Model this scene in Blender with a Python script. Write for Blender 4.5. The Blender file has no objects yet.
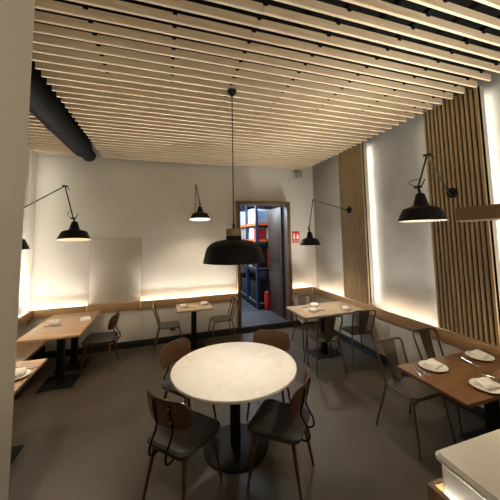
import bpy, bmesh, math, random
from mathutils import Vector, Matrix
random.seed(7)
PI = math.pi
S = bpy.context.scene
COL = S.collection

# ------------------------------------------------------------------ camera, world, light, exposure
def make_camera():
    yaw, pit, rol = math.radians(18.222), math.radians(4.9616), math.radians(-1.0926)
    f, cx, cy = 276.03, 255.1, 213.08
    fwd = Vector((math.sin(yaw) * math.cos(pit), math.cos(yaw) * math.cos(pit), math.sin(pit)))
    right = Vector((math.cos(yaw), -math.sin(yaw), 0))
    up = right.cross(fwd)
    r2 = math.cos(rol) * right + math.sin(rol) * up
    u2 = -math.sin(rol) * right + math.cos(rol) * up
    cam = bpy.data.cameras.new('camera')
    o = bpy.data.objects.new('camera', cam)
    COL.objects.link(o)
    m = Matrix((r2, u2, -fwd)).transposed().to_4x4()
    m.translation = Vector((0, 0, 2.0))
    o.matrix_world = m
    cam.sensor_width = 36
    cam.sensor_fit = 'HORIZONTAL'
    cam.lens = 36 * f / 500
    cam.shift_x = (250 - cx) / 500
    cam.shift_y = -(250 - cy) / 500
    cam.clip_start = 0.05
    S.camera = o
make_camera()

w = bpy.data.worlds.new('World')
S.world = w
w.use_nodes = True
bg = w.node_tree.nodes['Background']
bg.inputs[0].default_value = (1.0, 0.86, 0.68, 1)
bg.inputs[1].default_value = 0.20

LED_WARM = (1.0, 0.955, 0.855)
LED_WHITE = (1.0, 0.95, 0.86)
LED_STRENGTH = 58.0
LED_UPLIGHT = 25.0      # watts per metre of rail strip, thrown upwards
LED_V_STRENGTH = 26.0
BULB_POWER = 9.0

def area(name, loc, rot, sx, sy, power, col):
    l = bpy.data.lights.new(name, 'AREA')
    l.shape = 'RECTANGLE'
    l.size, l.size_y = sx, sy
    l.energy = power
    l.color = col
    o = bpy.data.objects.new(name, l)
    o.location = loc
    o.rotation_euler = rot
    COL.objects.link(o)
    return o
# added unseen fill behind the camera, aimed up to brighten the slats
area('ceiling_fill', (1.2, -1.5, 0.9), (math.radians(176), 0, 0), 3.6, 1.6, 75, (1.0, 0.88, 0.70))
# cool ceiling tube light of the storeroom
area('storeroom_light', (1.7, 7.4, 3.1), (0, 0, 0), 0.8, 2.0, 125, (0.72, 0.86, 1.0))

S.view_settings.view_transform = 'Standard'
S.view_settings.look = 'None'
S.view_settings.gamma = 1
S.view_settings.use_curve_mapping = False
S.view_settings.exposure = 0.32

# ------------------------------------------------------------------ materials
def new_mat(name):
    m = bpy.data.materials.new(name)
    m.use_nodes = True
    nt = m.node_tree
    return m, nt, nt.nodes['Principled BSDF']

def ramp(nt, fac, stops):
    r = nt.nodes.new('ShaderNodeValToRGB')
    els = r.color_ramp.elements
    while len(els) > 1:
        els.remove(els[-1])
    els[0].position, els[0].color = stops[0][0], (*stops[0][1], 1)
    for p, c in stops[1:]:
        e = els.new(p)
        e.color = (*c, 1)
    nt.links.new(fac, r.inputs[0])
    return r.outputs[0]

def coords(nt, scale=(1, 1, 1), kind='Object'):
    t = nt.nodes.new('ShaderNodeTexCoord')
    mp = nt.nodes.new('ShaderNodeMapping')
    mp.inputs['Scale'].default_value = scale
    nt.links.new(t.outputs[kind], mp.inputs[0])
    return mp.outputs[0]

def noise(nt, vec, scale, detail=4, rough=0.55, dist=0.0):
    n = nt.nodes.new('ShaderNodeTexNoise')
    n.inputs['Scale'].default_value = scale
    n.inputs['Detail'].default_value = detail
    n.inputs['Roughness'].default_value = rough
    n.inputs['Distortion'].default_value = dist
    nt.links.new(vec, n.inputs['Vector'])
    return n.outputs['Fac']

def bump(nt, bsdf, h, strength, dist=0.01):
    b = nt.nodes.new('ShaderNodeBump')
    b.inputs['Strength'].default_value = strength
    b.inputs['Distance'].default_value = dist
    nt.links.new(h, b.inputs['Height'])
    nt.links.new(b.outputs[0], bsdf.inputs['Normal'])

def plain(name, col, rough=0.5, metal=0.0, var=0.08, scale=14, spec=0.5):
    m, nt, b = new_mat(name)
    n = noise(nt, coords(nt), scale, 3)
    lo = tuple(c * (1 - var) for c in col)
    hi = tuple(min(1, c * (1 + var)) for c in col)
    nt.links.new(ramp(nt, n, [(0.3, lo), (0.7, hi)]), b.inputs['Base Color'])
    b.inputs['Roughness'].default_value = rough
    b.inputs['Metallic'].default_value = metal
    b.inputs['Specular IOR Level'].default_value = spec
    return m

def wood(name, dark, light, axis='x', rough=0.4, grain=1.0, spec=0.5):
    m, nt, b = new_mat(name)
    sc = {'x': (1.2, 14, 14), 'y': (14, 1.2, 14), 'z': (14, 14, 1.2)}[axis]
    v = coords(nt, tuple(s * grain for s in sc))
    n1 = noise(nt, v, 2.2, 6, 0.6, 0.6)
    mid = tuple((a + c) / 2 for a, c in zip(dark, light))
    nt.links.new(ramp(nt, n1, [(0.30, dark), (0.5, mid), (0.68, light)]), b.inputs['Base Color'])
    b.inputs['Roughness'].default_value = rough
    b.inputs['Specular IOR Level'].default_value = spec
    bump(nt, b, n1, 0.06, 0.004)
    return m

def emit(name, col, strength):
    m, nt, b = new_mat(name)
    b.inputs['Base Color'].default_value = (*col, 1)
    b.inputs['Emission Color'].default_value = (*col, 1)
    b.inputs['Emission Strength'].default_value = strength
    return m

def plaster(name, lo, hi, scale=1.6, b_str=0.12):
    m, nt, b = new_mat(name)
    v = coords(nt)
    n = noise(nt, v, scale, 7, 0.6, 0.4)
    nt.links.new(ramp(nt, n, [(0.28, lo), (0.72, hi)]), b.inputs['Base Color'])
    b.inputs['Roughness'].default_value = 0.75
    bump(nt, b, noise(nt, v, 30, 4), b_str, 0.004)
    return m

def floor_mat():
    m, nt, b = new_mat('polished_resin')
    v = coords(nt)
    n = noise(nt, v, 1.3, 8, 0.62, 0.5)
    nt.links.new(ramp(nt, n, [(0.25, (0.054, 0.041, 0.028)), (0.55, (0.070, 0.054, 0.037)), (0.8, (0.088, 0.068, 0.048))]), b.inputs['Base Color'])
    n2 = noise(nt, v, 2.5, 4, 0.5)
    r = nt.nodes.new('ShaderNodeMapRange')
    r.inputs['To Min'].default_value = 0.36
    r.inputs['To Max'].default_value = 0.50
    nt.links.new(n2, r.inputs['Value'])
    nt.links.new(r.outputs[0], b.inputs['Roughness'])
    bump(nt, b, noise(nt, v, 7, 3), 0.03, 0.004)
    return m

def marble_mat():
    m, nt, b = new_mat('cream_marble')
    v = coords(nt)
    n = noise(nt, v, 3.5, 9, 0.65, 1.2)
    nt.links.new(ramp(nt, n, [(0.3, (0.72, 0.66, 0.58)), (0.5, (0.80, 0.75, 0.67)), (0.7, (0.84, 0.80, 0.74))]), b.inputs['Base Color'])
    b.inputs['Roughness'].default_value = 0.45
    return m

def plank_mat(name, c1, c2, width=0.14, axis=0):
    m, nt, b = new_mat(name)
    t = nt.nodes.new('ShaderNodeTexCoord')
    br = nt.nodes.new('ShaderNodeTexBrick')
    mp = nt.nodes.new('ShaderNodeMapping')
    if axis:
        mp.inputs['Rotation'].default_value = (0, 0, PI / 2)
    nt.links.new(t.outputs['Object'], mp.inputs[0])
    nt.links.new(mp.outputs[0], br.inputs['Vector'])
    br.inputs['Color1'].default_value = (*c1, 1)
    br.inputs['Color2'].default_value = (*c2, 1)
    br.inputs['Mortar'].default_value = (c1[0] * .4, c1[1] * .4, c1[2] * .4, 1)
    br.inputs['Scale'].default_value = 1
    br.inputs['Brick Width'].default_value = 1.1
    br.inputs['Row Height'].default_value = width
    br.inputs['Mortar Size'].default_value = 0.004
    nt.links.new(br.outputs[0], b.inputs['Base Color'])
    b.inputs['Roughness'].default_value = 0.4
    return m

M = dict(
    floor=floor_mat(),
    cream=plaster('cream_paint', (0.52, 0.495, 0.44), (0.58, 0.555, 0.495), 0.9, 0.05),
    grey=plaster('grey_plaster', (0.30, 0.29, 0.26), (0.40, 0.39, 0.35), 1.6, 0.15),
    pillar=plaster('pillar_paint', (0.70, 0.66, 0.58), (0.76, 0.72, 0.63), 0.8, 0.04),
    lowcream=plaster('lower_panel_board', (0.58, 0.53, 0.46), (0.70, 0.65, 0.57), 2.2, 0.08),
    lowgrey=plaster('lower_panel_stone', (0.40, 0.36, 0.30), (0.54, 0.49, 0.41), 2.6, 0.10),
    black=plain('black_paint', (0.005, 0.005, 0.005), 0.9, spec=0.1),
    skirting=plain('black_skirting', (0.012, 0.011, 0.010), 0.45),
    black_metal=plain('black_metal', (0.006, 0.0055, 0.005), 0.5, 0.0, spec=0.22),
    duct=plain('dark_duct_metal', (0.006, 0.006, 0.0055), 0.6, 0.0, 0.15, 5, 0.06),
    steel_dark=plain('gunmetal', (0.15, 0.13, 0.10), 0.34, 0.8, 0.15, 8),
    chrome=plain('chrome', (0.55, 0.55, 0.55), 0.2, 1.0, 0.02),
    white_inner=plain('white_enamel', (0.85, 0.82, 0.75), 0.4),
    slat=wood('pine_slat', (0.50, 0.385, 0.25), (0.67, 0.555, 0.395), 'x', 0.55),
    vslat=wood('oak_slat', (0.32, 0.215, 0.11), (0.46, 0.33, 0.185), 'z', 0.5),
    rail=wood('oak_rail', (0.38, 0.23, 0.105), (0.50, 0.32, 0.16), 'x', 0.4),
    raily=wood('oak_rail_side', (0.30, 0.17, 0.075), (0.42, 0.255, 0.12), 'y', 0.4),
    walnut=wood('walnut_top', (0.13, 0.058, 0.020), (0.215, 0.105, 0.040), 'x', 0.3),
    oaktop=wood('striped_oak_top', (0.27, 0.145, 0.07), (0.52, 0.33, 0.185), 'x', 0.3, 0.9),
    paletop=wood('pale_top', (0.40, 0.28, 0.17), (0.56, 0.43, 0.29), 'x', 0.25),
    bench=wood('bench_oak', (0.36, 0.20, 0.09), (0.50, 0.30, 0.15), 'y', 0.35),
    ply=wood('brown_ply', (0.055, 0.024, 0.010), (0.105, 0.049, 0.022), 'x', 0.3),
    leg=wood('dark_leg_wood', (0.06, 0.022, 0.010), (0.11, 0.045, 0.02), 'z', 0.35),
    neck=wood('lamp_neck_wood', (0.22, 0.13, 0.06), (0.33, 0.21, 0.10), 'x', 0.45),
    beam=wood('beam_wood', (0.17, 0.095, 0.036), (0.24, 0.14, 0.055), 'y', 0.45),
    frame=wood('door_frame_wood', (0.085, 0.05, 0.026), (0.15, 0.092, 0.048), 'z', 0.5),
    leaf=wood('door_leaf_wood', (0.036, 0.020, 0.011), (0.08, 0.047, 0.027), 'z', 0.5),
    fabric=plain('charcoal_fabric', (0.040, 0.037, 0.033), 0.7, 0, 0.2, 40),
    marble=marble_mat(),
    china=plain('white_china', (0.78, 0.74, 0.68), 0.15, 0, 0.02),
    linen=plain('white_linen', (0.78, 0.73, 0.66), 0.9, 0, 0.05, 30),
    red=plain('sign_red', (0.62, 0.035, 0.03), 0.45, 0, 0.03),
    white=plain('sign_white', (0.82, 0.80, 0.75), 0.5, 0, 0.02),
    laminate=plain('white_laminate', (0.78, 0.74, 0.66), 0.25, 0, 0.03),
    storefloor=plank_mat('grey_planks', (0.025, 0.025, 0.026), (0.085, 0.085, 0.09), 0.15),
    storewall=plain('store_wall', (0.45, 0.47, 0.5), 0.8),
    rackblue=plain('rack_blue', (0.012, 0.022, 0.075), 0.45),
    rackorange=plain('rack_orange', (0.70, 0.14, 0.03), 0.45),
    shelfboard=plain('shelf_board', (0.30, 0.28, 0.26), 0.6),
    boxwhite=plain('white_carton', (0.66, 0.68, 0.72), 0.6),
    boxpale=plain('pale_blue_carton', (0.38, 0.50, 0.68), 0.6),
    boxred=plain('red_carton', (0.50, 0.03, 0.03), 0.5),
    boxbrown=plain('brown_carton', (0.30, 0.19, 0.10), 0.7),
    boxdark=plain('dark_crate', (0.009, 0.009, 0.011), 0.5),
    boxgreen=plain('green_carton', (0.02, 0.035, 0.03), 0.6),
    extred=plain('extinguisher_red', (0.42, 0.02, 0.015), 0.3),
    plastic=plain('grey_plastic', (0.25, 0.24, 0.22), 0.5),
    led=emit('warm_led', LED_WARM, LED_STRENGTH),
    ledside=emit('warm_led_side', LED_WARM, LED_STRENGTH * 0.7),
    ledv=emit('white_led', LED_WHITE, LED_V_STRENGTH),
    ledc=emit('counter_led', LED_WARM, 170.0),
    bulb=emit('bulb_glow', (1.0, 0.82, 0.58), 14.0),
)

# ------------------------------------------------------------------ mesh helpers
def smooth(me, angle=35):
    bm = bmesh.new()
    bm.from_mesh(me)
    bmesh.ops.recalc_face_normals(bm, faces=bm.faces)
    for f in bm.faces:
        f.smooth = True
    for e in bm.edges:
        if len(e.link_faces) == 2:
            e.smooth = e.calc_face_angle(0) < math.radians(angle)
    bm.to_mesh(me)
    bm.free()

def obj(name, bm, mat, parent=None, loc=None, rotz=None):
    me = bpy.data.meshes.new(name)
    bm.to_mesh(me)
    bm.free()
    smooth(me)
    if isinstance(mat, (list, tuple)):
        for x in mat:
            me.materials.append(M[x])
    else:
        me.materials.append(M[mat])
    o = bpy.data.objects.new(name, me)
    COL.objects.link(o)
    if parent:
        o.parent = parent
    if loc is not None:
        o.location = loc
    if rotz is not None:
        o.rotation_euler = (0, 0, rotz)
    return o

def B():
    return bmesh.new()

def box(bm, x0, x1, y0, y1, z0, z1, bev=0.0, seg=2, mi=0):
    r = bmesh.ops.create_cube(bm, size=1)
    vs = r['verts']
    for v in vs:
        v.co = Vector(((x0 + x1) / 2 + v.co.x * (x1 - x0), (y0 + y1) / 2 + v.co.y * (y1 - y0), (z0 + z1) / 2 + v.co.z * (z1 - z0)))
    fs = {f for v in vs for f in v.link_faces}
    for f in fs:
        f.material_index = mi
    if bev > 0:
        es = list({e for v in vs for e in v.link_edges})
        bmesh.ops.bevel(bm, geom=es, offset=bev, segments=seg, profile=0.5, affect='EDGES')
    return bm

def obox(bm, c, ax, ay, az, hx, hy, hz, bev=0.0, mi=0):
    """oriented box: centre, unit axes, half sizes"""
    r = bmesh.ops.create_cube(bm, size=2)
    vs = r['verts']
    for v in vs:
        v.co = Vector(c) + ax * (v.co.x * hx) + ay * (v.co.y * hy) + az * (v.co.z * hz)
    for f in {f for v in vs for f in v.link_faces}:
        f.material_index = mi
    if bev > 0:
        bmesh.ops.bevel(bm, geom=list({e for v in vs for e in v.link_edges}), offset=bev, segments=2, profile=0.5, affect='EDGES')
    return bm

def smooth_path(pts, n=6):
    pts = [Vector(p) for p in pts]
    if len(pts) < 3:
        return pts
    out = []
    P = [pts[0] * 2 - pts[1]] + pts + [pts[-1] * 2 - pts[-2]]
    for i in range(1, len(P) - 2):
        for k in range(n):
            t = k / n
            a, b, c, d = P[i - 1], P[i], P[i + 1], P[i + 2]
            out.append(0.5 * ((2 * b) + (c - a) * t + (2 * a - 5 * b + 4 * c - d) * t * t + (3 * b - a - 3 * c + d) * t ** 3))
    out.append(pts[-1])
    return out

def tube(bm, pts, r, n=10, r2=None, mi=0, flat=1.0):
    pts = [Vector(p) for p in pts]
    rings = []
    prev = None
    for i, p in enumerate(pts):
        if i == 0:
            t = pts[1] - p
        elif i == len(pts) - 1:
            t = p - pts[i - 1]
        else:
            t = (pts[i + 1] - p).normalized() + (p - pts[i - 1]).normalized()
        t.normalize()
        if prev is None:
            a = t.cross(Vector((0, 0, 1)))
            if a.length < 1e-3:
                a = t.cross(Vector((1, 0, 0)))
        else:
            a = prev - t * prev.dot(t)
        a.normalize()
        prev = a
        b = t.cross(a)
        rr = r if r2 is None else r + (r2 - r) * i / (len(pts) - 1)
        rings.append([bm.verts.new(p + (a * math.cos(2 * PI * k / n) + b * math.sin(2 * PI * k / n) * flat) * rr) for k in range(n)])
    for i in range(len(rings) - 1):
        for k in range(n):
            f = bm.faces.new((rings[i][k], rings[i][(k + 1) % n], rings[i + 1][(k + 1) % n], rings[i + 1][k]))
            f.material_index = mi
    bm.faces.new(rings[0][::-1]).material_index = mi
    bm.faces.new(rings[-1]).material_index = mi
    return bm

def lathe(bm, prof, n=40, c=(0, 0, 0), mi=0, close=True):
    """prof: list of (r, z) revolved about the z axis; a closed outline gives a solid"""
    rings = []
    for r, z in prof:
        if r < 1e-6:
            rings.append([bm.verts.new((c[0], c[1], c[2] + z))])
        else:
            rings.append([bm.verts.new((c[0] + r * math.cos(2 * PI * k / n), c[1] + r * math.sin(2 * PI * k / n), c[2] + z)) for k in range(n)])
    for i in range(len(rings) - 1):
        A, Bq = rings[i], rings[i + 1]
        for k in range(n):
            a0, a1 = A[k % len(A)], A[(k + 1) % len(A)]
            b0, b1 = Bq[k % len(Bq)], Bq[(k + 1) % len(Bq)]
            vs = []
            for v in (a0, a1, b1, b0):
                if v not in vs:
                    vs.append(v)
            if len(vs) > 2:
                bm.faces.new(vs).material_index = mi
    return bm

def rounded_prism(bm, w, d, z0, z1, rad, seg=6, bev=0.006, taper=1.0, c=(0, 0), mi=0):
    """plate with rounded corners in plan; taper scales the width at the -y end"""
    pts = []
    for sx, sy, a0 in ((1, 1, 0), (-1, 1, 90), (-1, -1, 180), (1, -1, 270)):
        for k in range(seg + 1):
            a = math.radians(a0 + 90 * k / seg)
            x = sx * (w / 2 - rad) + rad * math.cos(a)
            y = sy * (d / 2 - rad) + rad * math.sin(a)
            t = (y + d / 2) / d
            pts.append((x * (taper + (1 - taper) * t), y))
    lv = []
    for z, s in ((z0, -bev), (z0 + bev, 0), (z1 - bev, 0), (z1, -bev)):
        lv.append([bm.verts.new((c[0] + x * (1 + 2 * s / w), c[1] + y * (1 + 2 * s / d), z)) for x, y in pts])
    n = len(pts)
    for i in range(3):
        for k in range(n):
            bm.faces.new((lv[i][k], lv[i][(k + 1) % n], lv[i + 1][(k + 1) % n], lv[i + 1][k])).material_index = mi
    bm.faces.new(lv[0][::-1]).material_index = mi
    bm.faces.new(lv[3]).material_index = mi
    return bm

def empty(name, loc=(0, 0, 0), rotz=0.0):
    o = bpy.data.objects.new(name, None)
    o.empty_display_size = 0.1
    o.location = loc
    o.rotation_euler = (0, 0, rotz)
    COL.objects.link(o)
    return o

def tag(o, label=None, cat=None, group=None, kind=None):
    if label:
        o['label'] = label
    if cat:
        o['category'] = cat
    if group:
        o['group'] = group
    if kind:
        o['kind'] = kind
    return o

def struct(name, bm, mat, label=None):
    o = obj(name, bm, mat)
    tag(o, label, 'structure', kind='structure')
    return o

def copy_thing(root, loc, rotz, label, group=None):
    r = root.copy()
    COL.objects.link(r)
    r.location = loc
    r.rotation_euler = (0, 0, rotz)
    r['label'] = label
    if group:
        r['group'] = group
    for ch in [c for c in bpy.data.objects if c.parent == root]:
        c = ch.copy()
        COL.objects.link(c)
        c.parent = r
        for g in [q for q in bpy.data.objects if q.parent == ch]:
            d = g.copy()
            COL.objects.link(d)
            d.parent = c
    return r

def uplight(parent, x, y, z, lx, ly, rx=0, ry=0):
    l = bpy.data.lights.new('strip_light', 'AREA')
    l.shape = 'RECTANGLE'
    l.size, l.size_y = lx, ly
    l.energy = LED_UPLIGHT * max(lx, ly)
    l.color = LED_WARM
    l.spread = math.radians(105)
    o = bpy.data.objects.new('strip_light', l)
    o.location = (x, y, z)
    o.rotation_euler = (PI + math.radians(rx), math.radians(ry), 0)
    o.parent = parent
    COL.objects.link(o)

def facing(dx, dy):
    return math.atan2(-dx, dy)

# ------------------------------------------------------------------ room shell
ZC = 3.57            # underside of the ceiling slats
XL, XR = -2.2, 3.45  # wall planes
YB = 5.90            # back wall plane
Y0 = -2.6            # how far the room is built behind the camera
bm = B(); box(bm, XL - .1, XR + .1, Y0, YB - .02, -.1, 0)
struct('floor', bm, 'floor', 'dark polished resin floor of the dining room')
bm = B(); box(bm, XL - .1, XR + .1, Y0, YB + .1, 3.86, 3.96)
struct('ceiling', bm, 'black', 'black painted ceiling above the wooden slats')

bm = B()
box(bm, XL - .1, -2.02, YB, YB + .12, 0, 3.86)
box(bm, -2.02, 1.50, YB - .014, YB + .12, 0, 3.86)
box(bm, 2.72, XR + .1, YB, YB + .12, 0, 3.86)
box(bm, 1.50, 2.72, YB, YB + .12, 2.78, 3.86)
struct('wall_back', bm, 'cream', 'cream painted back wall with storeroom doorway')
bm = B(); box(bm, XL - .1, XL, 1.5, YB, 0, 3.86)
struct('wall_left', bm, 'cream', 'cream left wall behind the bench')
bm = B(); box(bm, XR, XR + .1, Y0, YB, 0, 3.86)
struct('wall_right', bm, 'grey', 'grey mottled plaster right wall washed by light strips')
bm = B(); box(bm, XL, -0.70, 0.5, 1.75, 0, 3.86, 0.008)
struct('wall_pillar', bm, 'pillar', 'plain beige pillar at the left edge')

bm = B(); box(bm, XL, XL + .032, 2.0, 5.52, 0.83, 3.8, 0.003)
o = struct('trim_10', bm, 'cream', 'raised cream board on the left wall, lit from behind its far edge')
bm = B(); box(bm, XL + .012, XL + .020, 5.521, 5.533, 0.85, 3.5)
tag(obj('led_strip', bm, 'ledv', o), 'white glowing light strip behind the board edge')
# lower wall boards under the rails
bm = B()
for a, b in ((XL, -1.317), (-1.313, -0.422), (-0.418, .55), (.554, 1.485)):
    box(bm, a, b, 5.80, YB, 0.0, 0.70, 0.002)
struct('trim_1', bm, 'lowcream', 'pale boards below the rail on the back wall')
bm = B(); box(bm, 2.75, 3.30, 5.80, YB, 0.0, 0.70)
struct('trim_2', bm, 'lowgrey', 'grey board below the rail right of the storeroom door')
bm = B()
yy = -2.5
while yy < 5.79:
    box(bm, 3.285, XR, yy, min(yy + 1.196, 5.80), 0.0, 0.70, 0.002)
    yy += 1.2
struct('trim_3', bm, 'lowgrey', 'grey stone boards below the rail on the right wall')

def rail_x(name, a, b, led, mat='rail', label=''):
    bm = B(); box(bm, a, b, 5.78, 5.80, 0.68, 0.825, 0.004); box(bm, a, b, 5.80, YB - .001, 0.70, 0.722)
    o = struct(name, bm, mat, label)
    if led:
        bm = B(); box(bm, a + .01, b - .01, 5.82, 5.835, 0.730, 0.738)
        tag(obj('led_strip', bm, 'led', o), 'warm glowing light strip behind the rail')
        uplight(o, (a + b) / 2, 5.8225, .812, b - a - .04, .015, 32, 0) if b - a > .6 else None
    else:
        bm = B(); box(bm, a, b, 5.80, YB + .004, 0.79, 0.82)
        obj('cover_strip', bm, mat, o)
    return o
rail_x('trim_4', XL, -1.317, True, 'rail', 'oak rail on the back wall behind the left table, lit from behind')
rail_x('trim_5', -1.313, -0.422, False, 'rail', 'unlit piece of oak rail across the flush door')
rail_x('trim_6', -0.418, 1.485, True, 'rail', 'oak rail on the back wall behind the small table, lit from behind')
rail_x('trim_7', 2.75, 3.25, True, 'rail', 'short oak rail right of the storeroom door, lit from behind')

def rail_y(name, xf, sgn, wall, a, b, mat, label):
    bm = B()
    x0, x1 = sorted((xf, xf + sgn * .02)); box(bm, x0, x1, a, b, 0.68, 0.825, 0.004)
    x0, x1 = sorted((xf + sgn * .02, wall)); box(bm, x0, x1, a, b, 0.70, 0.722)
    return struct(name, bm, mat, label)
rr = rail_y('trim_8', 3.26, 1, XR, Y0, 5.78, 'raily', 'long oak rail along the right wall, lit from behind')
for a, b in ((-1.5, 1.9), (2.80, 3.80), (4.70, 5.77)):
    bm = B(); box(bm, 3.325, 3.340, a, b, 0.730, 0.738)
    tag(obj('led_strip', bm, 'ledside', rr), 'warm glowing light strip behind the rail')
    uplight(rr, 3.30, (a + b) / 2 - (.2 if b > 5 else 0), .795, .015, b - a - (.4 if b > 5 else .02), 0, -32)
rl = rail_y('trim_9', -2.12, -1, XL, 1.76, 5.78, 'raily', 'oak rail along the left wall above the bench, lit from behind')
bm = B(); box(bm, -2.155, -2.14, 1.8, 5.75, 0.730, 0.738)
tag(obj('led_strip', bm, 'ledside', rl), 'warm glowing light strip behind the rail')
uplight(rl, -2.135, 3.5, .80, .015, 3.3, 0, 32)

# skirting
bm = B(); box(bm, XL, 3.285, 5.765, 5.80, 0, 0.115, 0.003)
struct('baseboard_back', bm, 'skirting', 'black skirting along the back wall')
bm = B(); box(bm, 3.265, 3.285, Y0, 5.765, 0, 0.115, 0.003)
struct('baseboard_right', bm, 'skirting', 'black skirting along the right wall')

# flush door in the back wall: a flat leaf of the wall colour with drawn-on seam lines
bm = B()
box(bm, -1.312, -0.42, YB - .018, YB - .012, 0.825, 2.02, 0.003)
dd = struct('door_1', bm, 'cream', 'flush cream door hidden in the back wall')
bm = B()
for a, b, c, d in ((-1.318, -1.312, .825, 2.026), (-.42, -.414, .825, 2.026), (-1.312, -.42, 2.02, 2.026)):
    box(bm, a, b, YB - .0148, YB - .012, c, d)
obj('gap_shade', bm, 'plastic', dd)  # grey strips stand in for the shade in the door gap

# storeroom doorway
d2 = empty('door_2', (0, 0, 0))
tag(d2, 'dark wooden storeroom door standing open in its frame', 'structure', kind='structure')
bm = B()
box(bm, 1.482, 1.552, 5.74, 6.0, 0.115, 2.79, 0.004)
box(bm, 2.66, 2.74, 5.74, 6.0, 0.115, 2.79, 0.004)
box(bm, 1.552, 2.66, 5.74, 6.0, 2.715, 2.79, 0.004)
obj('door_frame', bm, 'frame', d2)
bm = B()
box(bm, 2.605, 2.65, 5.99, 6.84, 0.13, 2.70, 0.003)
box(bm, 2.600, 2.606, 6.10, 6.73, 0.3, 1.15, 0.002)
box(bm, 2.600, 2.606, 6.10, 6.73, 1.35, 2.55, 0.002)
lf = obj('door_leaf', bm, 'leaf', d2)
bm = B()
tube(bm, [(2.606, 6.76, 1.25), (2.55, 6.76, 1.25)], 0.011)
tube(bm, [(2.553, 6.765, 1.25), (2.553, 6.63, 1.25)], 0.010)
obj('door_handle', bm, 'black_metal', lf)

# storeroom shell
bm = B(); box(bm, 0.2, 4.2, 5.80, 10.6, 0.0, 0.12)
o = struct('floor_storeroom', bm, 'storefloor', 'grey plank floor of the storeroom')
bm = B(); box(bm, 0.2, 4.2, 10.5, 10.6, 0.12, 3.3)
struct('wall_storeroom_back', bm, 'storewall', 'end wall of the storeroom')
bm = B(); box(bm, 0.1, 0.2, 5.98, 10.6, 0.12, 3.3)
struct('wall_storeroom_left', bm, 'storewall', 'left wall of the storeroom')
bm = B(); box(bm, 4.2, 4.3, 5.98, 10.6, 0.12, 3.3)
struct('wall_storeroom_right', bm, 'storewall', 'right wall of the storeroom')
bm = B(); box(bm, 0.1, 4.3, 5.98, 10.6, 3.3, 3.4)
struct('ceiling_storeroom', bm, 'storewall', 'ceiling of the storeroom')

# ------------------------------------------------------------------ slatted ceiling
sc = empty('slatted_ceiling', (1.0, 2.5, ZC))
tag(sc, 'ceiling raft of pale pine slats running across the room', 'slatted ceiling')
SL_T, SL_H, SL_P = 0.022, 0.065, 0.132
ks = [k for k in range(-28, 31)]
def slat_section(xa, xb, cond=None, jit=0.0):
    bm = B()
    for k in ks:
        y = 1.832 + SL_P * k
        a, b = (xa, xb) if cond is None else cond(y)
        if a is None:
            continue
        e = (random.random() - .5) * jit
        box(bm, a, b + e, y - SL_T / 2, y + SL_T / 2, ZC, ZC + SL_H)
    return bm
def rel(o):
    o.location = Vector(o.location) - sc.location
    return o
def left_cond(y):
    if y < 1.76:
        return (-0.70, 0.648)
    return (-1.13, 0.648)
rel(obj('slat_panel', slat_section(0, 0, left_cond), 'slat', sc))
rel(obj('slat_panel', slat_section(0.652, 3.2), 'slat', sc))
rel(obj('slat_panel', slat_section(0, 0, lambda y: (XL + .02, -1.54) if y > 1.76 else (None, None)), 'slat', sc))
for i, x in enumerate((-1.75, -0.54, 0.06, 0.66, 1.26, 1.86, 2.46, 3.05)):
    bm = B()
    y_a = 1.8 if x < -.7 else -1.95
    box(bm, x - .02, x + .02, y_a, 5.8, ZC + SL_H, ZC + SL_H + .035)
    for k in ks:
        y = 1.832 + SL_P * k
        if y > y_a:
            box(bm, x - .016, x + .016, y - SL_T / 2 - .010, y - SL_T / 2, ZC + .050, ZC + SL_H + .01)
    rel(obj('carrier_batten', bm, 'black', sc))
    if i % 2:
        for y in (-1.2, .8, 2.8, 4.8):
            if y > y_a:
                bm = B(); tube(bm, [(x, y, ZC + SL_H + .03), (x, y, 3.86)], 0.006, 6)
                rel(obj('hanger_rod', bm, 'black', sc))

# ventilation duct in the gap of the ceiling
dk = empty('ventilation_duct', (-1.34, 3.6, 3.56))
tag(dk, 'long black round ventilation duct in the ceiling gap', 'duct')
def ylathe(prof, n=36):
    bm = B(); lathe(bm, prof, n)
    bmesh.ops.rotate(bm, verts=bm.verts, cent=(0, 0, 0), matrix=Matrix.Rotation(-PI / 2, 3, 'X'))
    return bm
o = obj('duct_pipe', ylathe([(0, -1.84), (.155, -1.84), (.155, -.6), (.16, -.595), (.16, -.55), (.155, -.545), (.155, .5), (.16, .505), (.16, .55), (.155, .555), (.155, 1.66), (.135, 1.67), (0, 1.67)]), 'duct', dk)
o = obj('end_cap', ylathe([(0, 1.6), (.115, 1.6), (.115, 2.10), (.10, 2.11), (0, 2.105)]), 'duct', dk)
for y in (-1.2, .2, 1.3):
    bm = B(); box(bm, -.01, .01, y - .015, y + .015, .15, .30)
    obj('hanger_strap', bm, 'black', dk)

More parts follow.
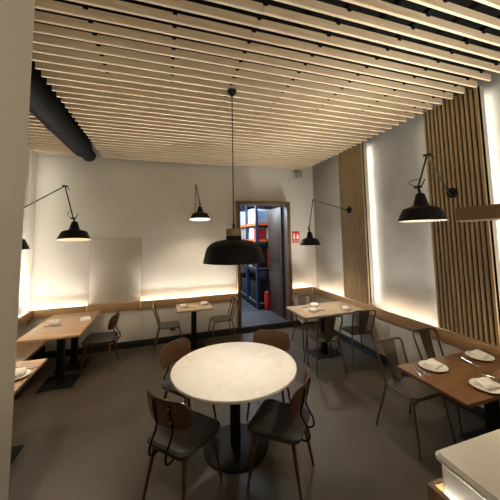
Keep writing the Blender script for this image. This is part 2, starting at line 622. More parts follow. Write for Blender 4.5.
# ------------------------------------------------------------------ slatted wall panels on the right wall
def wall_panel(y0, y1, label, beam_cut=False):
    r = empty('slatted_wall_panel', (3.27, (y0 + y1) / 2, 0.83))
    tag(r, label, 'wall panel', 'slatted oak panels on the right wall')
    h = (y1 - y0) / 2
    top = 3.62 - .83
    bm = B(); n = 13; p = 2 * h / n
    for i in range(n):
        yc = -h + p * (i + .5)
        box(bm, 0.0, 0.022, yc - .0150, yc + .0150, 0.0, top, 0.002, 1)
    obj('slats', bm, 'vslat', r)
    bm = B(); box(bm, 0.021, 0.032, -h - .004, h + .004, 0.0, top)
    obj('backing', bm, 'black', r)
    bm = B(); box(bm, 0.032, 0.100, -h + .002, h - .002, 0.0, top)
    obj('return_frame', bm, 'lowgrey', r)
    for s in (-1, 1):
        bm = B(); box(bm, 0.101, 0.112, s * (h - .030) - .006, s * (h - .030) + .006, 0.0, top - .05)
        tag(obj('led_strip', bm, 'ledv', r), 'white glowing light strip behind the panel edge')
    bm = B(); box(bm, 0.100, XR - 3.27 - .001, -h + .10, h - .10, 0.0, top)
    obj('mounting_board', bm, 'black', r)
    return r
wall_panel(2.0, 2.695, 'slatted oak wall panel behind the nearest wall lamp on the right')
wall_panel(3.893, 4.614, 'slatted oak wall panel beside the corner table')

# ------------------------------------------------------------------ bench on the left wall
bn = empty('wall_bench', (-1.98, 3.7, 0))
tag(bn, 'long oak bench along the left wall behind the tables', 'bench')
bm = B(); box(bm, -.20, .27, -1.94, 1.9, .425, .465, .004)
obj('seat', bm, 'bench', bn)
bm = B(); box(bm, -.16, .12, -1.94, 1.9, 0.0, .425)
obj('base', bm, 'black', bn)

# ------------------------------------------------------------------ tables
def pedestal(root, x, y, bw, bd, h, stem=.045, rounded=False):
    bm = B()
    if rounded:
        lathe(bm, [(0, 0), (bw, 0), (bw, .014), (bw - .03, .022), (.06, .034), (0, .034)], 56, (x, y, 0))
    else:
        box(bm, x - bw / 2, x + bw / 2, y - bd / 2, y + bd / 2, 0, .012, .004)
    obj('base_plate', bm, 'black_metal', root)
    bm = B()
    if rounded:
        tube(bm, [(x, y, .01), (x, y, h)], stem, 28)
    else:
        box(bm, x - stem, x + stem, y - stem, y + stem, .01, h, .006)
    obj('stem', bm, 'black_metal', root)
    bm = B(); box(bm, x - .2, x + .2, y - .03, y + .03, h - .012, h); box(bm, x - .03, x + .03, y - .2, y + .2, h - .012, h)
    obj('top_bracket', bm, 'black_metal', root)

def rect_table(x0, x1, y0, y1, mat, peds, label, th=.032, legs=()):
    cx, cy = (x0 + x1) / 2, (y0 + y1) / 2
    r = empty('dining_table', (cx, cy, 0))
    tag(r, label, 'table')
    bm = B(); box(bm, x0 - cx, x1 - cx, y0 - cy, y1 - cy, .75 - th, .75, .004)
    obj('tabletop', bm, mat, r)
    for px, py, bw, bd in peds:
        pedestal(r, px - cx, py - cy, bw, bd, .75 - th)
    for lx, ly in legs:
        bm = B(); tube(bm, [(lx - cx, ly - cy, .0), (lx - cx, ly - cy, .75 - th)], .011, 10)
        tag(obj('leg', bm, 'steel_dark', r), 'thin steel leg under the corner')
    return r
rect_table(2.12, 3.25, 1.55, 2.21, 'walnut', [(2.98, 1.95, .40, .40)], 'walnut-topped table set for diners beneath the near right wall lamp')
rect_table(2.07, 3.22, 3.92, 4.64, 'paletop', [(2.62, 4.31, .50, .36)], 'pale wooden table in the far right corner', legs=((2.135, 4.0),))
rect_table(0.22, 0.84, 5.05, 5.62, 'paletop', [(0.53, 5.34, .42, .42)], 'small square table against the back wall under the centre lamp')
rect_table(-1.78, -1.06, 4.36, 5.66, 'oaktop', [(-1.39, 4.77, .42, .42), (-1.37, 5.35, .42, .42)], 'long striped oak table at the far end of the left bench')
rect_table(-1.86, -1.18, 2.93, 3.63, 'oaktop', [(-1.50, 3.27, .42, .42)], 'oak table mostly hidden behind the pillar at the left edge')

TX, TY = .669, 2.766
rt = empty('round_table', (TX, TY, 0))
tag(rt, 'round cream marble table on a black pedestal in the middle', 'table')
bm = B(); R_ = .608
lathe(bm, [(0, .718), (R_ - .02, .718), (R_ - .004, .724), (R_, .733), (R_ - .001, .742), (R_ - .006, .748), (R_ - .014, .75), (0, .75)], 96)
obj('tabletop', bm, 'marble', rt)
pedestal(rt, 0, 0, .305, .305, .718, .05, True)

# ------------------------------------------------------------------ chairs
def make_wood_chair():
    r = empty('dining_chair')
    bm = B(); rounded_prism(bm, .47, .45, .425, .468, .07, 8, .016, .90)
    obj('seat', bm, 'fabric', r)
    bm = B(); rounded_prism(bm, .45, .43, .410, .426, .07, 8, .004, .90)
    obj('seat_board', bm, 'ply', r)
    # curved plywood back with rounded corners
    bm = B(); nx, nz = 20, 10
    W, Hh, rad, th = .232, .108, .075, .012
    def edge(u, v):
        x, z = u * W, v * Hh
        ex = abs(x) - (W - rad); ez = abs(z) - (Hh - rad)
        if ex > 0 and ez > 0:
            m = max(ex, ez); l = math.hypot(ex, ez)
            k = m / l
            x = math.copysign((W - rad) + ex * k, x)
            z = math.copysign((Hh - rad) + ez * k, z)
        return x, z
    lay = []
    for s in (0, 1):
        g = []
        for j in range(nz + 1):
            row = []
            for i in range(nx + 1):
                x, z = edge(2 * i / nx - 1, 2 * j / nz - 1)
                y = -.222 + 1.15 * x * x - z * .20 - s * th
                row.append(bm.verts.new((x, y, .712 + z)))
            g.append(row)
        lay.append(g)
    for s in (0, 1):
        for j in range(nz):
            for i in range(nx):
                q = (lay[s][j][i], lay[s][j][i + 1], lay[s][j + 1][i + 1], lay[s][j + 1][i])
                bm.faces.new(q if s == 0 else q[::-1])
    rim = [(0, i) for i in range(nx)] + [(j, nx) for j in range(nz)] + [(nz, i) for i in range(nx, 0, -1)] + [(j, 0) for j in range(nz, 0, -1)]
    for a, b in zip(rim, rim[1:] + rim[:1]):
        bm.faces.new((lay[0][a[0]][a[1]], lay[1][a[0]][a[1]], lay[1][b[0]][b[1]], lay[0][b[0]][b[1]]))
    bk = obj('backrest', bm, 'ply', r)
    for x in (-.085, .085):
        for z in (.655, .765):
            bm = B()
            y = -.222 + 1.15 * x * x - (z - .712) * .20 - th - .013
            bmesh.ops.create_icosphere(bm, subdivisions=1, radius=.007, matrix=Matrix.Translation((x, y, z)))
            tag(obj('bolt', bm, 'chrome', bk), 'shiny bolt head')
    for x in (-.085, .085):
        bm = B()
        yb = lambda z: -.222 + 1.15 * x * x - (z - .712) * .20 - th - .006
        tube(bm, smooth_path([(x, .05, .405), (x, -.10, .403), (x, -.19, .392), (x, -.235, .388), (x, -.268, .415), (x, -.258, .48), (x, yb(.58), .58), (x, yb(.68), .68), (x, yb(.785), .785)], 5), .0085, 8)
        obj('back_support', bm, 'black_metal', r)
    for sx in (-1, 1):
        for (tx, ty, fx, fy) in ((.165, .150, .215, .215), (.155, -.150, .205, -.225)):
            bm = B()
            tube(bm, [(sx * tx, ty, .415), (sx * (tx + fx) / 2, (ty + fy) / 2, .21), (sx * fx, fy, 0)], .018, 10, .0105)
            obj('leg', bm, 'leg', r)
    for y in (-.135, .135):
        bm = B(); box(bm, -.158, .158, y - .015, y + .015, .395, .411)
        obj('seat_rail', bm, 'black_metal', r)
    return r

def make_metal_chair():
    r = empty('metal_chair')
    bm = B(); rounded_prism(bm, .37, .36, .440, .456, .08, 8, .006, .9)
    obj('seat', bm, 'steel_dark', r)
    bm = B()
    side = [(-.172, -.165, .452), (-.178, -.195, .56), (-.188, -.248, .72), (-.189, -.268, .785), (-.175, -.278, .815), (-.135, -.281, .824)]
    top = [(x, -.283, .825) for x in (-.05, .05)]
    full = side + top + [(-p[0], p[1], p[2]) for p in side[::-1]]
    tube(bm, smooth_path(full, 5), .0115, 10)
    obj('back_frame', bm, 'steel_dark', r)
    bm = B(); nz, nx = 10, 6; lay = []
    for s in (0, 1):
        g = []
        for j in range(nz + 1):
            t = j / nz
            z = .452 + t * .368
            y = -.172 - .108 * t - .006 * math.sin(t * PI) + s * .005
            hw = .058 + .030 * t
            g.append([bm.verts.new((hw * (2 * i / nx - 1), y - .012 * (1 - (2 * i / nx - 1) ** 2) * (1 - t), z)) for i in range(nx + 1)])
        lay.append(g)
    for s in (0, 1):
        for j in range(nz):
            for i in range(nx):
                bm.faces.new((lay[s][j][i], lay[s][j][i + 1], lay[s][j + 1][i + 1], lay[s][j + 1][i]))
    rim = [(0, i) for i in range(nx)] + [(j, nx) for j in range(nz)] + [(nz, i) for i in range(nx, 0, -1)] + [(j, 0) for j in range(nz, 0, -1)]
    for a, b in zip(rim, rim[1:] + rim[:1]):
        bm.faces.new((lay[0][a[0]][a[1]], lay[1][a[0]][a[1]], lay[1][b[0]][b[1]], lay[0][b[0]][b[1]]))
    obj('back_splat', bm, 'steel_dark', r)
    for s in (-1, 1):
        bm = B()
        tube(bm, smooth_path([(s * .165, -.16, .446), (s * .178, -.02, .446), (s * .188, .12, .444), (s * .194, .165, .425), (s * .200, .185, .36), (s * .232, .245, 0)], 5), .0115, 10)
        obj('leg', bm, 'steel_dark', r)
        bm = B(); tube(bm, [(s * .168, -.165, .450), (s * .240, -.262, 0)], .0115, 10)
        obj('leg', bm, 'steel_dark', r)
    for a, y, z in ((.19, .165, .425), (.165, -.165, .438)):
        bm = B(); tube(bm, [(-a, y, z), (a, y, z)], .008, 8)
        obj('cross_rail', bm, 'steel_dark', r)
    return r

def first_or_copy(root, used, loc, rz, label, cat, group=None):
    if not used:
        used.append(1)
        root.location = loc
        root.rotation_euler = (0, 0, rz)
        tag(root, label, cat, group)
        return root
    o = copy_thing(root, loc, rz, label, group)
    return o

wc = make_wood_chair(); wu = []
G1 = 'plywood-backed chairs'
for x, y, dx, dy, lab in (
        (.165, 2.45, .74, .67, 'plywood-backed chair with charcoal seat, its back towards the camera, front left of the round table'),
        (.955, 2.32, -.75, .66, 'plywood-backed chair with charcoal seat front right of the round table, seen from its side'),
        (.26, 3.25, .70, -.71, 'plywood-backed chair behind the left edge of the round table, nearest the small square table'),
        (1.18, 3.17, -.53, -.85, 'plywood-backed chair behind the right edge of the round table, in front of the storeroom door'),
        (-.95, 5.10, -1, .06, 'plywood-backed chair at the right end of the long striped oak table')):
    first_or_copy(wc, wu, (x, y, 0), facing(dx, dy), lab, 'chair', G1)
mc = make_metal_chair(); mu = []
G2 = 'dark metal cafe chairs'
for x, y, dx, dy, lab in (
        (2.40, 2.31, .04, -1, 'dark metal chair at the left end of the walnut table, whole seat in view'),
        (3.06, 2.42, .05, -1, 'dark metal chair behind the walnut table, close to the right wall'),
        (2.34, 3.87, .12, 1, 'dark metal chair in front of the corner table, left one of two'),
        (3.01, 3.95, .12, 1, 'dark metal chair in front of the corner table, right one beside the wall'),
        (2.58, 4.76, -.05, -1, 'dark metal chair behind the corner table, in front of the back wall'),
        (.10, 5.38, 1, .0, 'dark metal chair left of the small square table at the back wall'),
        (1.06, 5.42, -1, .0, 'dark metal chair right of the small square table, beside the storeroom door')):
    first_or_copy(mc, mu, (x, y, 0), facing(dx, dy), lab, 'chair', G2)

# ------------------------------------------------------------------ wall lamps
def make_sconce(base, normal, elbow, joint, shade, label, tilt=0.0):
    """arm from the wall plate to an elbow, a second arm down to the shade"""
    base, elbow, joint, shade = map(Vector, (base, elbow, joint, shade))
    r = empty('wall_lamp', base)
    tag(r, label, 'lamp', 'black swing-arm wall lamps')
    nrm = Vector(normal)
    L = lambda p: Vector(p) - base
    bm = B()
    lathe(bm, [(0, 0), (.062, 0), (.062, .012), (.05, .022), (0, .022)], 28)
    lathe(bm, [(0, .02), (.022, .02), (.022, .07), (0, .07)], 16)
    q = Vector((0, 0, 1)).rotation_difference(nrm)
    bmesh.ops.rotate(bm, verts=bm.verts, cent=(0, 0, 0), matrix=q.to_matrix())
    obj('wall_plate', bm, 'black_metal', r)
    bm = B(); s0 = nrm * .055
    tube(bm, [s0, L(elbow)], .008, 8)
    obj('arm', bm, 'black_metal', r)
    bm = B()
    tube(bm, [L(elbow), L(joint)], .008, 8)
    obj('arm', bm, 'black_metal', r)
    d = (L(joint) - L(elbow)).cross(Vector((0, 0, 1)))
    d = d.normalized() if d.length > 1e-3 else Vector((1, 0, 0))
    for p, l, dz in ((L(elbow), .032, -.05), (L(joint), .03, .06)):
        bm = B()
        tube(bm, [p - d * l, p + d * l], .011, 10)
        tube(bm, [p - d * .024, p - d * .055 + Vector((0, 0, dz))], .005, 6)
        obj('swivel_joint', bm, 'black_metal', r)
    bm = B()
    tube(bm, smooth_path([L(joint) + d * .02, L(joint) + d * .07 + Vector((0, 0, .05)), L(joint).lerp(L(elbow), .25)], 4), .003, 6)
    obj('cord', bm, 'black_metal', r)
    c = L(shade)
    # the shade leans a little so that its mouth turns towards the room
    view = Vector((shade.x, shade.y, 0)).normalized()
    Q = Matrix.Translation(c + Vector((0, 0, .24))) @ Matrix.Rotation(-tilt, 4, view.cross(Vector((0, 0, 1)))) @ Matrix.Translation(-c - Vector((0, 0, .24)))
    bm = B()
    out = [(.190, 0), (.186, .012), (.150, .095), (.142, .106), (.066, .132), (.060, .140), (.036, .232), (.030, .240), (0, .241)]
    inn = [(0, .200), (.034, .198), (.055, .14), (.062, .128), (.138, .102), (.146, .092), (.183, .004), (.190, 0)]
    lathe(bm, out, 44, c)
    bm.transform(Q)
    s = obj('lamp_shade', bm, 'black_metal', r)
    bm = B(); lathe(bm, inn, 44, c); bm.transform(Q)
    tag(obj('shade_lining', bm, 'white_inner', s), 'white enamel lining inside the shade')
    bm = B()
    tube(bm, [c + Vector((0, 0, .235)), L(joint)], .012, 10)
    obj('lamp_holder', bm, 'black_metal', r)
    bm = B(); bmesh.ops.create_uvsphere(bm, u_segments=16, v_segments=10, radius=.035, matrix=Matrix.Translation(c + Vector((0, 0, .085))))
    lathe(bm, [(0, .11), (.018, .11), (.018, .18), (0, .18)], 12, c)
    bm.transform(Q)
    tag(obj('light_bulb', bm, 'bulb', s), 'glowing bulb inside the shade')
    l = bpy.data.lights.new('bulb_light', 'SPOT')
    l.energy = BULB_POWER * 4
    l.spot_size = math.radians(125)
    l.spot_blend = .6
    l.color = (1.0, .84, .64)
    l.shadow_soft_size = .035
    lo = bpy.data.objects.new('bulb_light', l)
    lo.location = Q @ (c + Vector((0, 0, .045)))
    lo.parent = r
    COL.objects.link(lo)
    return r
make_sconce((3.27, 2.37, 2.48), (-1, 0, 0), (2.425, 1.975, 2.765), (2.083, 1.802, 2.405), (2.118, 1.818, 2.111), 'black swing-arm wall lamp over the walnut table, the largest in view', math.radians(.5))
make_sconce((3.27, 4.309, 2.468), (-1, 0, 0), (2.552, 4.384, 2.649), (2.488, 4.456, 2.12), (2.508, 4.473, 1.838), 'black swing-arm wall lamp over the corner table, hanging just right of the red sign')
make_sconce((.60, YB, 2.46), (0, -1, 0), (.557, 5.22, 2.998), (.632, 5.232, 2.63), (.635, 5.254, 2.349), 'black swing-arm wall lamp on the back wall over the small square table', math.radians(5))
make_sconce((-2.2, 4.70, 2.30), (1, 0, 0), (-1.313, 4.40, 2.754), (-1.14, 4.18, 2.29), (-1.126, 4.196, 2.007), 'black swing-arm wall lamp over the long striped oak table', math.radians(6.5))
make_sconce((-2.2, 3.9, 2.3), (1, 0, 0), (-1.70, 3.75, 2.50), (-1.57, 3.55, 2.20), (-1.56, 3.559, 1.917), 'black wall lamp half hidden behind the pillar')

# ------------------------------------------------------------------ pendant over the round table
pn = empty('pendant_lamp', (TX + .006, TY, 1.752))
tag(pn, 'large black dome pendant with wooden neck hanging over the round table', 'lamp')
bm = B()
out = [(.312, 0), (.310, .006), (.286, .110), (.270, .150), (.235, .185), (.185, .210), (.10, .226), (.075, .230)]
inn = [(.075, .222), (.10, .218), (.182, .202), (.230, .178), (.264, .146), (.280, .108), (.305, .004), (.312, 0)]
lathe(bm, out + inn, 64)
sh = obj('lamp_shade', bm, 'black_metal', pn)
bm = B(); lathe(bm, [(0, .222), (.078, .222), (.078, .262), (.074, .266), (0, .266)], 36)
obj('collar', bm, 'black_metal', pn)
bm = B(); lathe(bm, [(0, .264), (.074, .264), (.076, .270), (.076, .330), (.070, .338), (0, .338)], 36)
tag(obj('neck', bm, 'neck', pn), 'light wooden neck')
bm = B(); tube(bm, [(0, 0, .33), (0, 0, .39)], .012, 10); tube(bm, [(0, 0, .36), (0, 0, 1.79)], .0055, 8)
obj('cable', bm, 'black_metal', pn)
bm = B(); lathe(bm, [(0, 1.75), (.012, 1.75), (.05, 1.80), (.05, 1.818), (0, 1.818)], 24)
obj('ceiling_rose', bm, 'black_metal', pn)
bm = B(); bmesh.ops.create_uvsphere(bm, u_segments=16, v_segments=10, radius=.045, matrix=Matrix.Translation((0, 0, .12))); lathe(bm, [(0, .15), (.02, .15), (.02, .226), (0, .226)], 14)
obj('light_bulb', bm, 'bulb', sh)
l = bpy.data.lights.new('pendant_light', 'SPOT')
l.energy = 36
l.spot_size = math.radians(135)
l.spot_blend = .8
l.color = (1.0, .88, .72)
l.shadow_soft_size = .16
lo = bpy.data.objects.new('pendant_light', l)
lo.location = (0, 0, .06)
lo.parent = pn
COL.objects.link(lo)

# ------------------------------------------------------------------ place settings
def make_plate():
    r = empty('plate')
    bm = B()
    lathe(bm, [(0, .004), (.07, .004), (.085, .006), (.115, .017), (.118, .019), (.115, .021), (.084, .011), (.07, .009), (0, .009)], 44)
    lathe(bm, [(0, 0), (.066, 0), (.07, .005), (0, .005)], 32)
    obj('dish', bm, 'china', r)
    return r
def make_napkin():
    bm = B(); nx, ny = 10, 8
    lay = []
    for s in (0, 1):
        g = []
        for j in range(ny + 1):
            row = []
            for i in range(nx + 1):
                u, v = 2 * i / nx - 1, 2 * j / ny - 1
                z = .002 + s * (.034 + .022 * (v * .5 + .5) + .003 * math.sin(5 * u + 3 * v)) * (1 - abs(u) ** 14 * .35) * (1 - abs(v) ** 14 * .35)
                row.append(bm.verts.new((u * .068 * (1 + .05 * v) + .004 * math.sin(4 * v), v * .05 + .004 * math.sin(3 * u), z)))
            g.append(row)
        lay.append(g)
    for s in (0, 1):
        for j in range(ny):
            for i in range(nx):
                bm.faces.new((lay[s][j][i], lay[s][j][i + 1], lay[s][j + 1][i + 1], lay[s][j + 1][i]))
    rim = [(0, i) for i in range(nx)] + [(j, nx) for j in range(ny)] + [(ny, i) for i in range(nx, 0, -1)] + [(j, 0) for j in range(ny, 0, -1)]
    for a, b in zip(rim, rim[1:] + rim[:1]):
        bm.faces.new((lay[0][a[0]][a[1]], lay[1][a[0]][a[1]], lay[1][b[0]][b[1]], lay[0][b[0]][b[1]]))
    return obj('folded_napkin', bm, 'linen')
def make_knife():
    r = empty('table_knife')
    bm = B(); box(bm, -.009, .009, -.105, -.005, .0, .006, .002)
    obj('handle', bm, 'chrome', r)
    bm = B(); rounded_prism(bm, .018, .115, .001, .004, .008, 4, .001, .8, (0, .05))
    obj('blade', bm, 'chrome', r)
    return r
def make_fork():
    r = empty('table_fork')
    bm = B(); tube(bm, smooth_path([(0, -.10, .004), (0, -.02, .005), (0, .03, .010), (0, .05, .008)], 4), .006, 8, None, 0, .6)
    obj('handle', bm, 'chrome', r)
    bm = B(); rounded_prism(bm, .024, .03, .006, .010, .008, 4, .001, .8, (0, .055))
    for x in (-.0095, -.0032, .0032, .0095):
        tube(bm, smooth_path([(x, .066, .008), (x, .085, .006), (x, .105, .010)], 3), .0022, 6)
    obj('tines', bm, 'chrome', r)
    return r
proto = dict(plate=make_plate(), knife=make_knife(), fork=make_fork())
nap = make_napkin()
used = {k: [] for k in ('plate', 'knife', 'fork', 'nap')}
ZT = .7505
def setting(x, y, rz, where, cut=None, plate=True, nrz=0.0):
    """a plate with a folded napkin, and a knife and fork beside it"""
    z = ZT
    if plate:
        first_or_copy(proto['plate'], used['plate'], (x, y, z), 0, 'round white plate ' + where, 'plate', 'white plates on the tables')
        zn = z + .0095
    else:
        zn = z
    first_or_copy(nap, used['nap'], (x, y, zn), nrz, 'folded white napkin ' + where, 'napkin', 'folded napkins on the tables')
    if cut:
        kx, ky, a = cut
        off = Vector((math.cos(a), math.sin(a), 0)) * .022
        first_or_copy(proto['knife'], used['knife'], (kx + off.x, ky + off.y, z), a, 'steel knife ' + where, 'knife', 'table knives')
        first_or_copy(proto['fork'], used['fork'], (kx - off.x, ky - off.y, z), a + .12, 'steel fork ' + where, 'fork', 'table forks')
setting(2.40, 2.05, 0, 'at the left end of the walnut table, before the nearer metal chair', (2.225, 2.05, 2.75), True, .2)
setting(3.02, 2.05, 0, 'at the wall end of the walnut table', (2.80, 2.02, 2.7), True, .1)
setting(2.49, 1.65, 0, 'on the camera side of the walnut table', (2.70, 1.72, .35), True, -.1)
setting(2.36, 4.17, 0, 'at the front left of the corner table', (2.49, 4.20, 1.2), False, .3)
setting(2.56, 4.48, 0, 'at the back left of the corner table', (2.40, 4.47, 1.9), False, -.2)
setting(2.92, 4.08, 0, 'at the wall end of the corner table', None, False, .2)
setting(.34, 5.32, 0, 'on the left side of the small square table', (.46, 5.24, 1.2), False, .3)
setting(.72, 5.36, 0, 'on the right side of the small square table', None, False, .2)
setting(-1.57, 5.05, 0, 'on the bench side of the long striped oak table', (-1.54, 4.90, 1.3), False, .3)
setting(-1.16, 5.05, 0, 'by the chair of the long striped oak table', None, False, .2)
setting(-1.30, 3.24, 0, 'on the table beside the pillar', (-1.29, 3.44, 1.1), True, .1)

# ------------------------------------------------------------------ small things on the walls
sg = empty('fire_equipment_sign', (2.94, YB - .001, 1.84))
tag(sg, 'red fire equipment sign with white pictograms right of the storeroom door', 'sign')
bm = B(); box(bm, -.095, .095, -.006, 0, .07, .275, .002)
obj('panel', bm, 'red', sg)
bm = B(); box(bm, -.095, .095, -.006, 0, 0, .055, .002)
obj('strip', bm, 'red', sg)
bm = B()
# extinguisher pictogram
box(bm, -.066, -.026, -.009, -.006, .095, .185)
bmesh.ops.create_uvsphere(bm, u_segments=12, v_segments=8, radius=.02, matrix=Matrix.Translation((-.046, -.0075, .185)) @ Matrix.Scale(.12, 4, (0, 1, 0)))
box(bm, -.052, -.040, -.009, -.006, .19, .222)
box(bm, -.046, -.018, -.009, -.006, .214, .224)
box(bm, -.078, -.050, -.009, -.006, .204, .214)
# flame pictogram
obj('pictogram', bm, 'white', sg)
bm = B()
vs = [(.022, .10), (.058, .10), (.076, .13), (.070, .165), (.056, .185), (.052, .215), (.034, .24), (.036, .205), (.020, .175), (.026, .16), (.012, .135)]
f1 = [bm.verts.new((x, -.009, z)) for x, z in vs]
f0 = [bm.verts.new((x, -.006, z)) for x, z in vs]
bm.faces.new(f1); bm.faces.new(f0[::-1])
for i in range(len(vs)):
    j = (i + 1) % len(vs); bm.faces.new((f1[i], f0[i], f0[j], f1[j]))
obj('pictogram', bm, 'white', sg)
bm = B()
box(bm, -.075, .075, -.0085, -.006, .022, .033)
obj('text_line', bm, 'white', sg)

cm = empty('wall_speaker', (3.03, YB, 3.45))
tag(cm, 'small grey wall speaker high in the far right corner', 'speaker')
bm = B(); box(bm, -.05, .05, -.02, 0, -.06, .06, .005); box(bm, -.015, .015, -.06, -.01, -.02, .02)
obj('bracket', bm, 'plastic', cm)
bm = B(); box(bm, -.085, .055, -.15, -.05, -.09, .09, .02, 3)
obj('housing', bm, 'plastic', cm)

so = empty('power_socket', (.176, 5.80, .27))
tag(so, 'small black power socket on the wall under the small table', 'socket')
bm = B(); box(bm, -.045, .045, -.012, 0, -.045, .045, .006)
obj('cover', bm, 'black_metal', so)
bm = B(); lathe(bm, [(0, 0), (.024, 0), (.024, .004), (.018, .004), (.018, .001), (0, .001)], 20)
bmesh.ops.rotate(bm, verts=bm.verts, cent=(0, 0, 0), matrix=Matrix.Rotation(PI / 2, 3, 'X'))
bmesh.ops.translate(bm, verts=bm.verts, vec=(0, -.012, 0))
obj('outlet', bm, 'boxdark', so)

# ------------------------------------------------------------------ serving counter at the lower right and its lintel
ct = empty('serving_counter', (1.7, .4, 0))
tag(ct, 'wooden serving counter holding a white chest, bottom right corner', 'counter')
bm = B(); box(bm, 1.215 - 1.7, 2.2 - 1.7, -.7 - .4, 1.12 - .4, 0, .74, .004)
box(bm, 1.215 - 1.7, 1.245 - 1.7, -.7 - .4, 1.12 - .4, .74, .80, .003)
box(bm, 1.245 - 1.7, 2.2 - 1.7, 1.098 - .4, 1.12 - .4, .74, .80, .003)
obj('cabinet', bm, 'beam', ct)
bm = B(); box(bm, 1.2455 - 1.7, 1.249 - 1.7, -.7 - .4, 1.097 - .4, .74, .79)
tag(obj('inner_edge', bm, 'laminate', ct), 'white inner edge')
bm = B(); box(bm, 1.2495 - 1.7, 1.2575 - 1.7, -.7 - .4, 1.085 - .4, .741, .746)
tag(obj('led_strip', bm, 'ledc', ct), 'glowing light strip in the slot around the chest')
ch = empty('white_chest', (1.725, .355, .742))
tag(ch, 'white chest with rounded lid set into the wooden counter', 'chest')
bm = B(); rounded_prism(bm, .93, 1.46, 0, .17, .03, 8, .006)
obj('body', bm, 'laminate', ch, (0, 0, 0))
bm = B(); rounded_prism(bm, .96, 1.50, .17, .212, .035, 8, .014)
obj('lid', bm, 'laminate', ch, (0, 0, 0))
bmx = empty('overhead_beam', (1.66, .2, 2.1))
tag(bmx, 'wooden beam crossing the view above the counter at the right edge', 'beam')
bm = B(); box(bm, -.06, .06, -1.2, .95, -.028, .045, .003)
obj('beam', bm, 'beam', bmx)
bm = B(); box(bm, -.06, .06, -1.2, .95, -.034, -.028)
obj('lower_edge', bm, 'slat', bmx)
bm = B(); box(bm, -.03, .03, -.6, -.54, .045, 1.72)
obj('hanger_post', bm, 'beam', bmx)

# ------------------------------------------------------------------ storeroom
rk = empty('storage_rack', (2.62, 8.0, .12))
tag(rk, 'blue and orange storage rack in the storeroom', 'rack')
RX0, RX1, RY0, RY1 = -.28, .35, -1.0, 1.9
for px in (RX0, RX1):
    for py in (RY0, RY0 + .95, RY0 + 1.9, RY1):
        bm = B(); box(bm, px - .03, px + .03, py - .04, py + .04, 0, 3.0)
        obj('upright', bm, 'rackblue', rk)
for z in (.12, 1.02, 1.80, 2.24):
    for px in (RX0, RX1):
        bm = B(); box(bm, px - .022, px + .022, RY0 + .03, RY1 - .03, z - .05, z + .02)
        obj('shelf_beam', bm, 'rackorange' if z > 1.5 else 'boxdark', rk)
    bm = B(); box(bm, RX0 + .025, RX1 - .025, RY0 - .02, RY0 + .02, z - .05, z + .02)
    obj('shelf_beam', bm, 'rackorange' if z > 1.5 else 'boxdark', rk)
    bm = B(); box(bm, RX0 + .02, RX1 - .02, RY0 + .02, RY1 - .02, z, z + .02)
    obj('shelf', bm, 'shelfboard', rk)
def carton(x0, x1, y0, y1, z0, h, mat, label, name='carton', cat='box'):
    r = empty(name, ((x0 + x1) / 2, (y0 + y1) / 2, z0))
    tag(r, label, cat)
    hx, hy = (x1 - x0) / 2, (y1 - y0) / 2
    bm = B(); box(bm, -hx, hx, -hy, hy, 0, h, .006)
    obj('body', bm, mat, r)
    bm = B(); box(bm, -hx - .001, hx + .001, -.03, .03, h * .02, h + .001)
    obj('tape', bm, {'boxwhite': 'boxpale', 'boxdark': 'black_metal', 'boxgreen': 'boxdark'}.get(mat, 'boxwhite'), r)
    return r
zs = [.12 + z + .021 for z in (.12, 1.02, 1.80, 2.24)]
X0, X1 = 2.375, 2.93
carton(X0, X1, 7.07, 7.42, zs[3], .33, 'boxpale', 'pale blue carton on the top shelf at the near end of the rack')
carton(X0, X1, 7.45, 7.90, zs[3], .42, 'boxwhite', 'big white carton on the top shelf next to the pale blue one')
carton(X0, X1, 8.0, 8.5, zs[3], .38, 'boxwhite', 'white carton on the top shelf in the middle of the rack')
carton(X0, X1, 8.6, 9.3, zs[3], .45, 'boxpale', 'pale blue carton on the top shelf at the far end of the rack')
carton(X0, 2.62, 7.07, 7.35, zs[2], .27, 'boxred', 'red carton on the upper middle shelf at the near end of the rack')
carton(2.66, X1, 7.05, 7.37, zs[2], .30, 'boxwhite', 'small white carton right of the red one at the near end of the rack')
carton(X0, X1, 7.42, 7.80, zs[2], .33, 'boxwhite', 'white carton on the upper middle shelf beside the red one')
carton(X0, X1, 8.02, 8.3, zs[2], .345, 'boxwhite', 'tall white carton in the middle of the upper middle shelf')
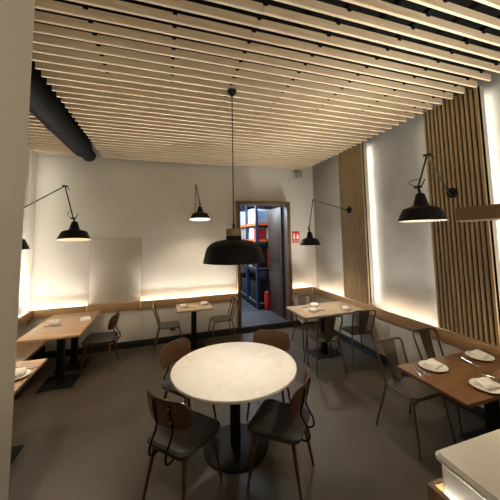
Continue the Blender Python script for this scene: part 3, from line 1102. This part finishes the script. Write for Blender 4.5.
carton(X0, X1, 8.38, 8.75, zs[2], .33, 'boxbrown', 'brown carton on the upper middle shelf')
carton(X0, X1, 8.95, 9.6, zs[2], .34, 'boxpale', 'pale carton at the far end of the upper middle shelf')
carton(2.66, 2.74, 7.06, 7.3, zs[1], .50, 'boxred', 'narrow upright red box at the near end of the lower middle shelf')
carton(2.77, X1, 7.06, 7.3, zs[1], .42, 'boxpale', 'pale blue box beside the narrow red one')
carton(X0, 2.64, 7.08, 7.6, zs[1], .62, 'boxdark', 'black crate on the lower middle shelf at the near end', 'crate', 'crate')
carton(X0, X1, 8.02, 8.4, zs[1], .50, 'boxbrown', 'brown carton on the lower middle shelf behind the black crate')
carton(X0, X1, 8.5, 9.5, zs[1], .60, 'boxdark', 'black crate at the far end of the lower middle shelf', 'crate', 'crate')
carton(X0, X1, 7.08, 7.8, zs[0], .50, 'boxdark', 'black crate on the bottom shelf of the rack, near end', 'crate', 'crate')
carton(X0, X1, 8.05, 8.7, zs[0], .45, 'boxgreen', 'dark green carton on the bottom shelf of the rack')
carton(X0, X1, 8.95, 9.7, zs[0], .48, 'boxdark', 'black crate on the bottom shelf of the rack, far end', 'crate', 'crate')

fx = empty('fire_extinguisher', (2.56, 6.88, .12))
tag(fx, 'red fire extinguisher on the storeroom floor behind the open door', 'fire extinguisher')
bm = B(); lathe(bm, [(0, 0), (.078, 0), (.082, .01), (.082, .40), (.07, .45), (.03, .48), (0, .48)], 28)
obj('cylinder', bm, 'extred', fx)
bm = B(); lathe(bm, [(0, .47), (.022, .47), (.022, .53), (0, .53)], 16); box(bm, -.012, .012, -.1, .02, .535, .55); box(bm, -.012, .012, -.09, .02, .51, .522)
obj('valve', bm, 'black_metal', fx)
bm = B(); tube(bm, smooth_path([(.02, 0, .50), (.08, -.02, .47), (.10, -.02, .35), (.095, -.02, .2)], 5), .011, 8)
obj('hose', bm, 'black_metal', fx)
bm = B(); lathe(bm, [(.0825, .17), (.0835, .17), (.0835, .32), (.0825, .32)], 28)
obj('band', bm, 'boxred', fx)
